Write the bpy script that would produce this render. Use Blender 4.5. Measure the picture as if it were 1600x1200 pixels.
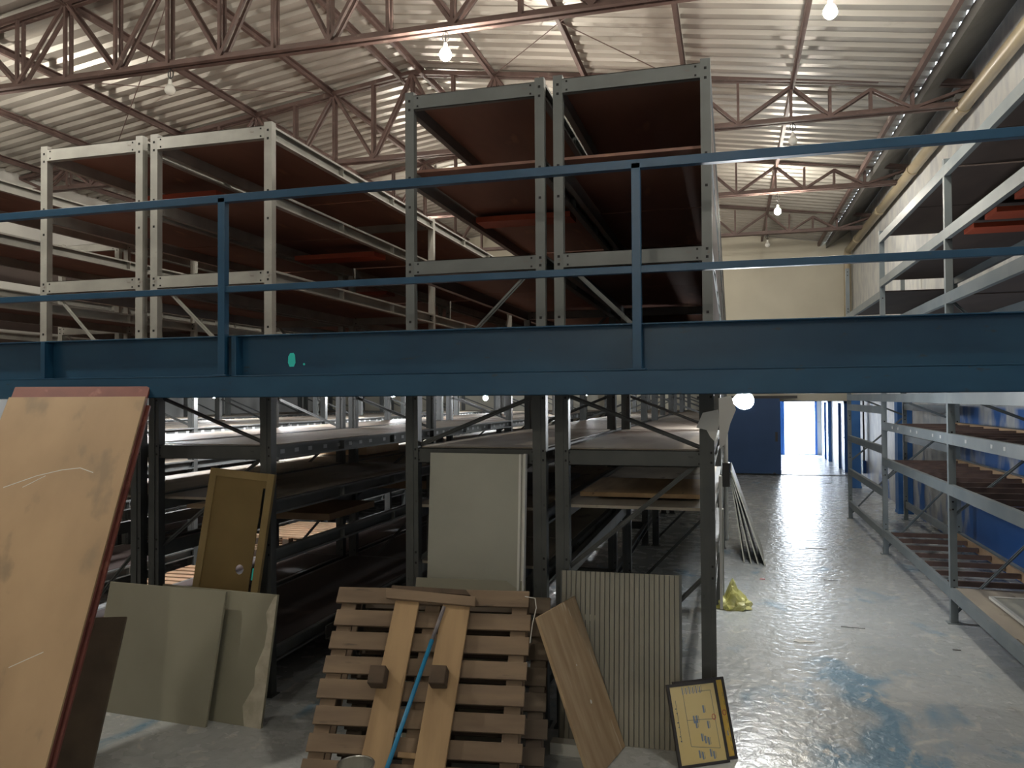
import bpy, bmesh, math, random
from mathutils import Vector, Matrix
random.seed(7)
for o in list(bpy.data.objects): bpy.data.objects.remove(o)
SC = bpy.context.scene
COL = SC.collection
# ------------------------------------------------------------------ camera
F = 1240.0
CAM = Vector((0, 0, 2.1))
ycam = Vector((342, -20, -F)).normalized()            # world +Y seen in camera axes
hz = Vector((1, 0.0062, 0))
xcam = (hz - ycam * hz.dot(ycam)).normalized()
zcam = xcam.cross(ycam).normalized()
R = Matrix((xcam, ycam, zcam))                        # world = R @ cam
cd = bpy.data.cameras.new('camera'); cam = bpy.data.objects.new('camera', cd); COL.objects.link(cam)
cam.matrix_world = Matrix.Translation(CAM) @ R.to_4x4()
cd.sensor_width = 36; cd.lens = F / 1600 * 36; cd.clip_end = 200; cd.clip_start = 0.05
SC.camera = cam
def ray(px, py): return R @ Vector((px - 800, 600 - py, -F)).normalized()
def PY(px, py, Y): d = ray(px, py); return CAM + d * (Y / d.y)
def PX(px, py, X): d = ray(px, py); return CAM + d * (X / d.x)
def PZ(px, py, Z=0.0): d = ray(px, py); return CAM + d * ((Z - CAM.z) / d.z)
# ------------------------------------------------------------------ world / exposure
w = bpy.data.worlds.new('World'); SC.world = w; w.use_nodes = True
w.node_tree.nodes['Background'].inputs[0].default_value = (0.80, 0.90, 1, 1)
w.node_tree.nodes['Background'].inputs[1].default_value = 1.8
SC.view_settings.view_transform = 'Standard'; SC.view_settings.look = 'None'
SC.view_settings.gamma = 1; SC.view_settings.use_curve_mapping = False
SC.view_settings.exposure = 2.2
BULB_W = 260.0          # radiance of a hall bulb
UNDER_W = 160.0         # radiance of a bulb under the walkway
la = bpy.data.lights.new('daylight', 'AREA'); la.shape = 'RECTANGLE'; la.size = 1.1; la.size_y = 1.9
la.energy = 36; la.color = (.82, .9, 1)
lo = bpy.data.objects.new('daylight', la); COL.objects.link(lo)
lo.location = (2.36, 30.6, 0.98); lo.rotation_euler = (math.radians(-90), 0, 0)

# ------------------------------------------------------------------ materials
def mat(name, c1, c2=None, rough=.6, metal=0, scale=3, stretch=(1, 1, 1), bump=0, lo=.35, hi=.65, detail=6, c3=None, s3=12, th3=.62, emit=None, es=0, spec=.5, bs=None, rough2=None):
    m = bpy.data.materials.new(name); m.use_nodes = True
    nt = m.node_tree; N = nt.nodes; L = nt.links; b = N['Principled BSDF']
    b.inputs['Base Color'].default_value = (*c1, 1); b.inputs['Roughness'].default_value = rough
    b.inputs['Metallic'].default_value = metal; b.inputs['Specular IOR Level'].default_value = spec
    if emit: b.inputs['Emission Color'].default_value = (*emit, 1); b.inputs['Emission Strength'].default_value = es
    if c2 or bump:
        tc = N.new('ShaderNodeTexCoord'); mp = N.new('ShaderNodeMapping'); mp.inputs['Scale'].default_value = stretch
        L.new(tc.outputs['Object'], mp.inputs[0])
        nz = N.new('ShaderNodeTexNoise'); nz.inputs['Scale'].default_value = scale; nz.inputs['Detail'].default_value = detail
        L.new(mp.outputs[0], nz.inputs['Vector'])
        if c2:
            r = N.new('ShaderNodeValToRGB'); e = r.color_ramp.elements
            e[0].position = lo; e[1].position = hi; e[0].color = (*c1, 1); e[1].color = (*c2, 1)
            L.new(nz.outputs['Fac'], r.inputs[0]); out = r.outputs[0]
            if rough2 is not None:
                rr = N.new('ShaderNodeMapRange'); rr.inputs[1].default_value = lo; rr.inputs[2].default_value = hi
                rr.inputs[3].default_value = rough; rr.inputs[4].default_value = rough2
                L.new(nz.outputs['Fac'], rr.inputs[0]); L.new(rr.outputs[0], b.inputs['Roughness'])
            if c3:
                n3 = N.new('ShaderNodeTexNoise'); n3.inputs['Scale'].default_value = s3; n3.inputs['Detail'].default_value = 8
                L.new(mp.outputs[0], n3.inputs['Vector'])
                r3 = N.new('ShaderNodeValToRGB'); r3.color_ramp.elements[0].position = th3; r3.color_ramp.elements[1].position = th3 + .08
                L.new(n3.outputs['Fac'], r3.inputs[0])
                mx = N.new('ShaderNodeMix'); mx.data_type = 'RGBA'
                L.new(r3.outputs[0], mx.inputs[0]); L.new(out, mx.inputs[6]); mx.inputs[7].default_value = (*c3, 1); out = mx.outputs[2]
            L.new(out, b.inputs['Base Color'])
        if bump:
            nb = nz
            if bs:
                nb = N.new('ShaderNodeTexNoise'); nb.inputs['Scale'].default_value = bs; nb.inputs['Detail'].default_value = 4
                L.new(mp.outputs[0], nb.inputs['Vector'])
            bp = N.new('ShaderNodeBump'); bp.inputs['Strength'].default_value = bump; bp.inputs['Distance'].default_value = .02
            L.new(nb.outputs['Fac'], bp.inputs['Height']); L.new(bp.outputs[0], b.inputs['Normal'])
    return m
M = {}
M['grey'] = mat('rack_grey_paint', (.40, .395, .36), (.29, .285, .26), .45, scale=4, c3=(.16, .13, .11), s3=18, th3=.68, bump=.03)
M['grey2'] = mat('rack_cool_grey_paint', (.165, .20, .22), (.21, .24, .255), .45, scale=3, c3=(.14, .12, .11), s3=15, th3=.68, bump=.03)
M['grey3'] = mat('rack_mid_grey_paint', (.155, .17, .168), (.125, .135, .132), .45, scale=4, c3=(.14, .12, .11), s3=18, th3=.68, bump=.03)
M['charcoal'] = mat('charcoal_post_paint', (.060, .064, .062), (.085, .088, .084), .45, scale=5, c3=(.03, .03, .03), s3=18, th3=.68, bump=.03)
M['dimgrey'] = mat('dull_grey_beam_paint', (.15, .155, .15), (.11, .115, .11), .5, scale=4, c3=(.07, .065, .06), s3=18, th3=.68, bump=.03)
M['hole'] = mat('bolt_hole', (.01, .01, .01), rough=.8)
M['blue'] = mat('blue_beam_paint', (.009, .055, .115), (.014, .072, .14), .38, scale=6, stretch=(.4, 1, 1), c3=(.03, .05, .07), s3=25, th3=.66, bump=.05)
M['rail'] = mat('blue_rail_paint', (.010, .060, .125), (.014, .070, .145), .4, scale=8, c3=(.05, .07, .09), s3=30, th3=.7)
M['teal'] = mat('teal_paint_patch', (.06, .90, .80), rough=.5)
M['wood_red'] = mat('red_brown_shelf_ply', (.28, .145, .105), (.19, .10, .078), .6, scale=2.5, stretch=(1, .3, 1), c3=(.34, .18, .11), s3=5, th3=.6, bump=.04)
M['wood_redb'] = mat('bright_red_plank', (.46, .085, .035), (.34, .06, .03), .55, scale=4, stretch=(.4, 1, 1))
M['ply'] = mat('grey_dusty_ply', (.40, .35, .28), (.27, .235, .19), .7, scale=2.5, stretch=(1, .35, 1), c3=(.12, .10, .085), s3=7, th3=.63, bump=.05)
M['darkshelf'] = mat('dark_dusty_shelf_ply', (.060, .045, .042), (.085, .062, .055), .7, scale=3, stretch=(1, .4, 1))
M['joist'] = mat('brown_shelf_slat', (.105, .07, .062), (.16, .10, .08), .65, scale=5, stretch=(.5, 1, 1))
M['tan'] = mat('tan_plywood', (.50, .345, .20), (.40, .27, .155), .6, scale=2.2, stretch=(1, .5, 1), c3=(.33, .235, .145), s3=4.5, th3=.58, bump=.03)
M['tanedge'] = mat('plywood_edge', (.30, .20, .10), (.2, .12, .06), .7, scale=9)
M['maroon'] = mat('maroon_ply', (.24, .075, .055), (.17, .05, .042), .55, scale=4, c3=(.32, .12, .09), s3=9, th3=.6)
M['darkply'] = mat('dark_brown_board', (.16, .12, .08), (.11, .085, .06), .6, scale=5, c3=(.22, .18, .13), s3=40, th3=.70)
M['olive'] = mat('putty_laminate', (.30, .285, .215), (.27, .255, .19), .5, scale=2, bump=.01)
M['peel'] = mat('peeled_chipboard', (.56, .52, .42), (.42, .38, .29), .8, scale=12, bump=.2)
M['white_panel'] = mat('grey_white_laminate', (.44, .435, .37), (.40, .395, .335), .45, scale=2)
M['mustard'] = mat('mustard_cardboard_panel', (.235, .16, .055), (.20, .135, .045), .6, scale=3)
M['mustard2'] = mat('mustard_frame', (.33, .235, .10), (.27, .19, .075), .6, scale=5)
M['pallet'] = mat('pallet_board', (.235, .165, .105), (.145, .10, .065), .75, scale=4, stretch=(.35, 2, 2), c3=(.09, .065, .045), s3=9, th3=.64, bump=.12)
M['pallet2'] = mat('old_pallet_board', (.13, .10, .07), (.085, .062, .045), .8, scale=4, stretch=(.35, 2, 2), bump=.12)
M['plank'] = mat('yellow_brown_plank', (.40, .265, .135), (.27, .17, .085), .65, scale=4, stretch=(2.5, .35, 2), c3=(.15, .09, .05), s3=7, th3=.66, bump=.08)
M['plank2'] = mat('worn_face_ply', (.50, .37, .23), (.36, .24, .135), .6, scale=5, stretch=(3, .45, 1), c3=(.66, .57, .43), s3=6, th3=.62, bump=.05)
M['block'] = mat('dark_wood_block', (.10, .068, .045), (.07, .048, .032), .85, scale=10, bump=.2)
M['ribbed'] = mat('ribbed_grey_plastic', (.33, .31, .25), (.28, .265, .215), .45, scale=2)
M['bluestick'] = mat('blue_handle', (.02, .22, .42), rough=.4)
M['greystick'] = mat('worn_grey_handle', (.17, .16, .18), (.28, .25, .24), .6, scale=20)
M['sign_yellow'] = mat('sign_yellow_sheet', (.80, .62, .26), (.84, .70, .38), .4, scale=2)
M['sign_orange'] = mat('sign_amber_sheet', (.78, .52, .10), rough=.4)
M['ink'] = mat('sign_ink', (.10, .11, .16), rough=.5)
M['inkblue'] = mat('sign_blue_ink', (.22, .28, .40), rough=.5)
M['inkred'] = mat('sign_red_ink', (.55, .08, .07), rough=.5)
M['frame'] = mat('dark_grey_frame', (.055, .05, .048), rough=.5)
M['tin'] = mat('can_metal', (.55, .55, .54), rough=.3, metal=1)
M['cream'] = mat('cream_wall_paint', (.60, .57, .47), (.53, .50, .41), .75, scale=.8, bump=.02)
M['white'] = mat('white_wall_paint', (.66, .66, .63), (.55, .55, .53), .75, scale=1.2, c3=(.42, .42, .41), s3=3, th3=.66)
M['doorblue'] = mat('door_blue_paint', (.02, .10, .33), (.025, .12, .38), .4, scale=3)
M['darkblue'] = mat('dark_blue_partition', (.03, .085, .22), (.035, .095, .25), .5, scale=2)
M['colblue'] = mat('column_blue_paint', (.03, .14, .42), (.05, .18, .48), .45, scale=3, c3=(.35, .4, .45), s3=6, th3=.68)
M['truss'] = mat('rusty_brown_truss', (.10, .065, .058), (.14, .09, .08), .55, scale=5, c3=(.20, .15, .13), s3=10, th3=.64)
M['roof'] = mat('roof_sheet', (.46, .44, .40), (.37, .35, .315), .38, metal=.3, scale=1.2, stretch=(.5, 1.4, 1), c3=(.29, .265, .235), s3=2.0, th3=.64)
M['gutter'] = mat('gutter_galvanised', (.17, .17, .165), (.12, .115, .11), .5, metal=.3, scale=2)
M['pipe'] = mat('beige_pipe', (.44, .37, .25), (.36, .30, .20), .4, scale=2)
M['cord'] = mat('black_cord', (.02, .02, .02), rough=.6)
M['socket'] = mat('porcelain_socket', (.6, .6, .56), rough=.4)
M['bulb_on'] = mat('lit_bulb_glass', (1, 1, 1), emit=(1, .93, .80), es=BULB_W)
M['bulb_under'] = mat('lit_cool_bulb_glass', (1, 1, 1), emit=(.93, .97, 1), es=UNDER_W)
M['bulb_near'] = mat('lit_bracket_bulb_glass', (1, 1, 1), emit=(.93, .97, 1), es=60.0)
M['bulb_off'] = mat('unlit_bulb_glass', (.55, .55, .52), rough=.15)
M['paper'] = mat('paper_sheet', (.72, .71, .66), rough=.8)
M['bag'] = mat('yellow_plastic_bag', (.55, .53, .14), (.68, .66, .30), .35, scale=9, bump=.3)
M['pink'] = mat('pink_scrap', (.65, .2, .2), rough=.7)
M['card'] = mat('cardboard', (.46, .31, .19), (.38, .25, .15), .8, scale=3)
M['steel_dark'] = mat('dark_scrap_steel', (.05, .048, .045), (.08, .07, .06), .55, scale=5)
M['label'] = mat('shelf_label', (.52, .53, .53), rough=.6)
M['ground'] = mat('outside_ground', (.6, .6, .58), rough=.9)

def floor_mat():
    m = bpy.data.materials.new('worn_blue_grey_floor'); m.use_nodes = True
    nt = m.node_tree; N = nt.nodes; L = nt.links; b = N['Principled BSDF']
    tc = N.new('ShaderNodeTexCoord')
    def noise(s, d=8, st=(1, 1, 1), dist=0):
        mp = N.new('ShaderNodeMapping'); mp.inputs['Scale'].default_value = st; L.new(tc.outputs['Object'], mp.inputs[0])
        n = N.new('ShaderNodeTexNoise'); n.inputs['Scale'].default_value = s; n.inputs['Detail'].default_value = d; n.inputs['Distortion'].default_value = dist
        L.new(mp.outputs[0], n.inputs['Vector']); return n.outputs['Fac']
    def ramp(f, a, c):
        r = N.new('ShaderNodeMapRange'); r.clamp = True; L.new(f, r.inputs[0]); r.inputs[1].default_value = a; r.inputs[2].default_value = c; return r.outputs[0]
    def mix(f, a, c):
        x = N.new('ShaderNodeMix'); x.data_type = 'RGBA'; L.new(f, x.inputs[0])
        for v, i in ((a, 6), (c, 7)):
            if isinstance(v, tuple): x.inputs[i].default_value = (*v, 1)
            else: L.new(v, x.inputs[i])
        return x.outputs[2]
    # broken band of bluer colour along the aisle, fading out farther back
    sx = N.new('ShaderNodeSeparateXYZ'); L.new(tc.outputs['Object'], sx.inputs[0])
    d = N.new('ShaderNodeMath'); d.operation = 'SUBTRACT'; L.new(sx.outputs[0], d.inputs[0]); d.inputs[1].default_value = .80
    ab = N.new('ShaderNodeMath'); ab.operation = 'ABSOLUTE'; L.new(d.outputs[0], ab.inputs[0])
    ls = ramp(ab.outputs[0], .55, .05)
    yy = ramp(sx.outputs[1], 7.8, 5.0)
    pr = N.new('ShaderNodeMath'); pr.operation = 'MULTIPLY'; L.new(ls, pr.inputs[0]); L.new(yy, pr.inputs[1])
    ad = N.new('ShaderNodeMath'); ad.operation = 'MULTIPLY_ADD'; L.new(pr.outputs[0], ad.inputs[0]); ad.inputs[1].default_value = .36; L.new(noise(2.3, 10, (1, .6, 1), .6), ad.inputs[2])
    c = mix(ramp(noise(.9, 8), .35, .65), (.455, .485, .495), (.51, .53, .53))
    c = mix(ramp(ad.outputs[0], .60, .74), c, (.20, .34, .46))
    c = mix(ramp(noise(7, 12, (1, .75, 1), 1.2), .60, .68), c, (.62, .63, .60))
    c = mix(ramp(noise(3.1, 10, (1, 1, 1)), .64, .74), c, (.44, .445, .43))
    L.new(c, b.inputs['Base Color'])
    rr = N.new('ShaderNodeMapRange'); L.new(noise(5, 8), rr.inputs[0]); rr.inputs[1].default_value = .3; rr.inputs[2].default_value = .7
    rr.inputs[3].default_value = .22; rr.inputs[4].default_value = .31; L.new(rr.outputs[0], b.inputs['Roughness'])
    bp = N.new('ShaderNodeBump'); bp.inputs['Strength'].default_value = .5; bp.inputs['Distance'].default_value = .016
    L.new(noise(15, 3, (1, .8, 1), .4), bp.inputs['Height']); L.new(bp.outputs[0], b.inputs['Normal'])
    return m
M['floor'] = floor_mat()
def wall_mat():
    m = bpy.data.materials.new('right_wall_paint'); m.use_nodes = True
    nt = m.node_tree; N = nt.nodes; L = nt.links; b = N['Principled BSDF']; b.inputs['Roughness'].default_value = .45
    tc = N.new('ShaderNodeTexCoord'); sx = N.new('ShaderNodeSeparateXYZ'); L.new(tc.outputs['Object'], sx.inputs[0])
    mp = N.new('ShaderNodeMapping'); mp.inputs['Scale'].default_value = (1, 1.0, .55); L.new(tc.outputs['Object'], mp.inputs[0])
    nz = N.new('ShaderNodeTexNoise'); nz.inputs['Scale'].default_value = 1.6; nz.inputs['Detail'].default_value = 9; L.new(mp.outputs[0], nz.inputs['Vector'])
    def rng(s, a, c, o0=0, o1=1):
        r = N.new('ShaderNodeMapRange'); r.clamp = True; L.new(s, r.inputs[0]); r.inputs[1].default_value = a; r.inputs[2].default_value = c
        r.inputs[3].default_value = o0; r.inputs[4].default_value = o1; return r.outputs[0]
    def mth(op, a, c):
        x = N.new('ShaderNodeMath'); x.operation = op
        for i, v in enumerate((a, c)):
            if isinstance(v, (int, float)): x.inputs[i].default_value = v
            else: L.new(v, x.inputs[i])
        return x.outputs[0]
    yb = rng(sx.outputs[1], 9.0, 14.5, .28, -.10)        # paint survives best at the near end
    zb = rng(sx.outputs[2], 1.2, .4, -.02, .10)
    f = rng(mth('ADD', mth('ADD', nz.outputs['Fac'], yb), zb), .50, .62)
    low = rng(sx.outputs[2], 1.97, 1.93)
    f = mth('MULTIPLY', f, low)
    x = N.new('ShaderNodeMix'); x.data_type = 'RGBA'; L.new(f, x.inputs[0])
    n2 = N.new('ShaderNodeTexNoise'); n2.inputs['Scale'].default_value = 5; n2.inputs['Detail'].default_value = 8; L.new(mp.outputs[0], n2.inputs['Vector'])
    w_ = N.new('ShaderNodeMix'); w_.data_type = 'RGBA'; L.new(rng(n2.outputs['Fac'], .4, .62), w_.inputs[0])
    w_.inputs[6].default_value = (.62, .63, .62, 1); w_.inputs[7].default_value = (.47, .49, .52, 1)
    L.new(w_.outputs[2], x.inputs[6]); x.inputs[7].default_value = (.03, .14, .46, 1)
    L.new(x.outputs[2], b.inputs['Base Color']); return m
M['wall_r'] = wall_mat()

# ------------------------------------------------------------------ mesh helpers
class MB:
    def __init__(s): s.v = []; s.f = []; s.m = []
    def quadbox(s, P, mi=0):     # 8 points: bottom 4 ccw, top 4
        n = len(s.v); s.v += [tuple(p) for p in P]
        for f in ((0, 3, 2, 1), (4, 5, 6, 7), (0, 1, 5, 4), (1, 2, 6, 5), (2, 3, 7, 6), (3, 0, 4, 7)):
            s.f.append([n + i for i in f]); s.m.append(mi)
        return s
    def box(s, x0, x1, y0, y1, z0, z1, mi=0):
        return s.quadbox([(x0, y0, z0), (x1, y0, z0), (x1, y1, z0), (x0, y1, z0), (x0, y0, z1), (x1, y0, z1), (x1, y1, z1), (x0, y1, z1)], mi)
    def bar(s, p, q, w, h, up=(0, 0, 1), mi=0):
        p = Vector(p); q = Vector(q); d = (q - p).normalized(); a = d.cross(Vector(up))
        if a.length < 1e-4: a = d.cross(Vector((1, 0, 0)))
        a.normalize(); b = a.cross(d).normalized(); a = a * w / 2; b = b * h / 2
        return s.quadbox([p - a - b, p + a - b, q + a - b, q - a - b, p - a + b, p + a + b, q + a + b, q - a + b], mi)
    def tube(s, pts, r, n=10, mi=0, cap=True):
        pts = [Vector(p) for p in pts]; rs = r if isinstance(r, (list, tuple)) else [r] * len(pts)
        base = len(s.v); d0 = (pts[1] - pts[0]).normalized()
        a = d0.cross(Vector((0, 0, 1)));
        if a.length < 1e-3: a = d0.cross(Vector((1, 0, 0)))
        a.normalize()
        for i, p in enumerate(pts):
            d = (pts[min(i + 1, len(pts) - 1)] - pts[max(i - 1, 0)]).normalized()
            a = (a - d * a.dot(d)).normalized(); b = d.cross(a)
            for k in range(n):
                t = 2 * math.pi * k / n; s.v.append(tuple(p + (a * math.cos(t) + b * math.sin(t)) * rs[i]))
        for i in range(len(pts) - 1):
            for k in range(n):
                A = base + i * n; s.f.append([A + k, A + (k + 1) % n, A + n + (k + 1) % n, A + n + k]); s.m.append(mi)
        if cap:
            s.f.append([base + k for k in reversed(range(n))]); s.m.append(mi)
            e = base + (len(pts) - 1) * n; s.f.append([e + k for k in range(n)]); s.m.append(mi)
        return s
    def poly(s, pts, vec, mi=0):   # prism: polygon extruded by vec
        n = len(s.v); k = len(pts); vec = Vector(vec)
        s.v += [tuple(Vector(p)) for p in pts] + [tuple(Vector(p) + vec) for p in pts]
        s.f.append([n + i for i in reversed(range(k))]); s.f.append([n + k + i for i in range(k)]); s.m += [mi, mi]
        for i in range(k):
            j = (i + 1) % k; s.f.append([n + i, n + j, n + k + j, n + k + i]); s.m.append(mi)
        return s
    def mesh(s, name, mats):
        me = bpy.data.meshes.new(name); me.from_pydata(s.v, [], s.f)
        for m in (mats if isinstance(mats, (list, tuple)) else [mats]): me.materials.append(M[m] if isinstance(m, str) else m)
        for p, i in zip(me.polygons, s.m): p.material_index = i
        bm = bmesh.new(); bm.from_mesh(me); bmesh.ops.recalc_face_normals(bm, faces=bm.faces); bm.to_mesh(me); bm.free()
        return me
    def build(s, name, mats, parent=None, loc=(0, 0, 0), bevel=0, smooth=False):
        o = bpy.data.objects.new(name, s.mesh(name, mats)); COL.objects.link(o); o.location = loc
        if parent: o.parent = parent
        if bevel:
            b = o.modifiers.new('Bevel', 'BEVEL'); b.width = bevel; b.segments = 2; b.limit_method = 'ANGLE'
        if smooth:
            for p in o.data.polygons: p.use_smooth = True
        return o
def tag(o, label, cat, group=None):
    o['label'] = label; o['category'] = cat
    if group: o['group'] = group
    return o
def thing(name, label, cat, loc=(0, 0, 0), group=None, mw=None):
    o = bpy.data.objects.new(name, None); COL.objects.link(o); o.empty_display_size = .1
    if mw is not None: o.matrix_world = mw
    else: o.location = loc
    return tag(o, label, cat, group)
def inst(name, me, parent, loc=(0, 0, 0), rot=None):
    o = bpy.data.objects.new(name, me); COL.objects.link(o); o.parent = parent; o.location = loc
    if rot: o.rotation_euler = rot
    return o
def struct(o): o['kind'] = 'structure'; return o
def leanmat(BL, BR, TL):
    BL, BR, TL = Vector(BL), Vector(BR), Vector(TL)
    U = (BR - BL).normalized(); V = TL - BL; V = (V - U * V.dot(U)).normalized(); W = U.cross(V)
    m = Matrix((U, V, W)).transposed().to_4x4(); m.translation = BL; return m
def lift(m, dz): m = m.copy(); m.translation.z += dz; return m

# ------------------------------------------------------------------ building shell
XW, XL, YE, YB = 3.1, -12.4, 22.5, -4.5
RIDGE, ZR, XE, ZE = -4.75, 7.28, 2.5, 6.20
struct(MB().box(XL - .2, XW + .2, YB - .2, YE + 8.2, -.15, 0).build('floor', 'floor'))
wr = MB().box(XW, XW + .2, YB, YE + 8.0, 0, 6.6).build('wall_right', 'wall_r'); struct(wr)
struct(MB().box(XL - .2, XL, YB, YE, 0, 6.6).build('wall_left', 'white'))
struct(MB().box(XL - .2, XW + .2, YB - .2, YB, 0, 8).build('wall_back', 'white'))
# end wall: leaves the passage opening x 1.25..3.0, z<1.97
ZD = 1.97
ew = MB().box(XL, 1.2, YE, YE + .2, 0, 6.6).box(1.2, XW, YE, YE + .2, ZD, 6.6)
ew.poly([(XL, YE, 6.6), (XW, YE, 6.6), (RIDGE, YE, 7.6)], (0, .2, 0))
struct(ew.build('wall_front', 'cream'))
# passage
struct(MB().box(.85, 1.05, YE + .2, 30.4, 0, 2.4).build('wall_passage', 'white'))
struct(MB().box(1.05, XW, YE + .2, 30.4, 2.2, 2.35).build('ceiling_passage', 'white'))
struct(MB().box(1.05, 1.83, 30.3, 30.5, 0, 2.4).box(2.90, XW, 30.3, 30.5, 0, 2.4).box(1.83, 2.90, 30.3, 30.5, 1.93, 2.4).build('wall_exit', 'white'))
d1 = struct(MB().box(1.77, 1.85, 30.22, 30.5, 0, 1.95).box(2.88, 2.96, 30.22, 30.5, 0, 1.95).box(1.77, 2.96, 30.22, 30.5, 1.91, 1.99).box(1.85, 2.88, 30.24, 30.46, 0, .03).build('door_1', 'doorblue'))
struct(MB().box(1.62, 1.76, 30.2, 30.29, 0, 1.99).box(1.35, 1.5, 30.2, 30.29, 0, 1.99).build('trim_1', 'doorblue'))
struct(MB().box(-6, 10, 30.5, 50, -.15, -.02).build('ground', 'ground'))
# side doors inside the passage (right)
for i, (y0, y1) in enumerate(((23.6, 24.8), (27.4, 28.4))):
    dd = MB().box(XW - .05, XW - .002, y0, y1, .01, 1.9)
    o = struct(dd.build('door_%d' % (i + 2), 'doorblue'))
    MB().tube([(XW - .05, y0 + .12, .95), (XW - .11, y0 + .12, .95), (XW - .11, y0 + .24, .95)], .012, 8).build('door_handle', 'tin', o)
    struct(MB().box(XW - .10, XW - .002, y0 - .09, y0, 0, 2.0).box(XW - .10, XW - .002, y1, y1 + .09, 0, 2.0).box(XW - .10, XW - .002, y0 - .09, y1 + .09, 1.9, 2.0).build('trim_%d' % (i + 2), 'colblue' if i == 1 else 'doorblue'))
# dark blue sliding door leaf in front of the end wall
t = thing('sliding_door', 'dark blue sliding metal door at the end of the aisle, left of the lit passage', 'door', (.2, YE - .16, 0))
MB().box(-1.0, 1.05, -.05, 0, .04, 2.05).build('door_leaf', 'darkblue', t, bevel=.004)
MB().box(.93, .99, -.07, -.05, .9, 1.15).build('pull_handle', 'frame', t)
MB().tube([(.9, -.055, .04), (.9, .0, .04)], .035, 12).build('roller', 'frame', t)
MB().box(-1.1, 1.5, -.03, .1, 2.05, 2.12).build('track', 'frame', t)
struct(MB().box(1.05, XW - .01, YE - .06, YE + .16, 0, .012).build('trim_5', 'gutter'))
struct(MB().box(1.2, 1.28, YE - .02, YE + .22, 0, ZD).box(3.0, XW, YE - .04, YE + .24, 0, ZD).build('trim_6', 'doorblue'))

# roof: corrugated sheet, two slopes
def corrugated():
    mb = MB(); P = .27; prof = []; y = YB
    while y < YE + .3:
        prof += [(y, 0), (y + .10, 0), (y + .135, .05), (y + .235, .05)]; y += P
    for (xa, za, xb, zb) in ((XE, ZE, RIDGE, ZR), (RIDGE, ZR, XL, 6.20)):
        n = len(mb.v)
        for (yy, dz) in prof: mb.v.append((xa, yy, za + dz)); mb.v.append((xb, yy, zb + dz))
        for i in range(len(prof) - 1):
            a = n + 2 * i; mb.f.append([a, a + 1, a + 3, a + 2]); mb.m.append(0)
    return mb
r_ = corrugated().build('ceiling', 'roof'); struct(r_)
so = r_.modifiers.new('Solid', 'SOLIDIFY'); so.thickness = .004
# gutter
g = MB().poly([(XE - .02, YB, 6.03), (XW - .004, YB, 6.46), (XW - .004, YB, 6.49), (XE + .01, YB, 6.08), (XE + .01, YB, 6.185), (XE - .02, YB, 6.185)], (0, YE - YB, 0))
struct(g.build('trim_7', 'gutter'))

# ------------------------------------------------------------------ roof trusses
def zt(x): return ZE - .06 + (ZR - ZE) * ((XE - x) / (XE - RIDGE) if x > RIDGE else (x - XL) / (RIDGE - XL))
nodesR = [3.06, 2.36, 1.85, 1.34, .84, .14, -.56, -1.27, -1.98, -2.69, -3.40, -4.08, RIDGE]
nodesL = [RIDGE - (RIDGE - n) * -1 if False else 2 * RIDGE - n for n in reversed(nodesR[:-1])]
nodes = nodesR + [max(n, XL + .04) for n in nodesL]
ZB = 5.90
def dbl(mb, p, q, s=.04, gap=.045):
    for k in (-1, 1):
        o = Vector((0, k * gap, 0)); mb.bar(Vector(p) + o, Vector(q) + o, s, s, up=(0, 1, 0))
truss_parts = None
def truss_meshes():
    out = []
    mb = MB()
    for k in (-1, 1):
        o = Vector((0, k * .05, 0))
        mb.bar(Vector((3.08, 0, zt(2.5) + .02)) + o, Vector((RIDGE, 0, zt(RIDGE) - .03)) + o, .055, .06)
        mb.bar(Vector((RIDGE, 0, zt(RIDGE) - .03)) + o, Vector((XL + .01, 0, zt(XL))) + o, .055, .06)
    out.append(('top_chord', mb.mesh('top_chord', 'truss')))
    mb = MB()
    for k in (-1, 1): mb.box(XL + .01, 3.08, k * .05 - .03, k * .05 + .03, ZB - .035, ZB - .005)
    mb.box(XL + .01, 3.08, -.03, -.024, ZB - .035, ZB + .045).box(XL + .01, 3.08, .024, .03, ZB - .035, ZB + .045)
    out.append(('bottom_chord', mb.mesh('bottom_chord', 'truss')))
    for i, x in enumerate(nodes):
        z1 = zt(min(max(x, XL), 2.5)) - .02
        if 0 < i < len(nodes) - 1:
            m = MB(); dbl(m, (x, 0, ZB), (x, 0, z1), .034); out.append(('web_post', m.mesh('web_post', 'truss')))
    for i in range(len(nodes) - 1):
        a, b = nodes[i], nodes[i + 1]
        za, zb = zt(min(a, 2.5)) - .03, zt(min(b, 2.5)) - .03
        if i % 2 == 0: p, q = (a, 0, za), (b, 0, ZB)
        else: p, q = (a, 0, ZB), (b, 0, zb)
        m = MB(); dbl(m, p, q, .036); out.append(('web_diagonal', m.mesh('web_diagonal', 'truss')))
    return out
TM = truss_meshes()
tl = {-.2: 'rusty roof truss above the camera', 3.7: 'rusty roof truss just in front of the camera',
      7.6: 'brown steel roof truss crossing the top left, nearest in view, with two lit bulbs',
      11.5: 'brown roof truss behind the rack tops, unlit bulb below its right end',
      15.4: 'brown steel roof truss with the farther lit bulb under it, above the blue top rail',
      19.3: 'farthest small roof truss just before the cream end wall'}
for y in (-.2, 3.7, 7.6, 11.5, 15.4, 19.3):
    t = thing('roof_truss', tl[y], 'roof truss', (0, y, 0), 'roof trusses')
    for nm, me in TM: inst(nm, me, t)
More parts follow.
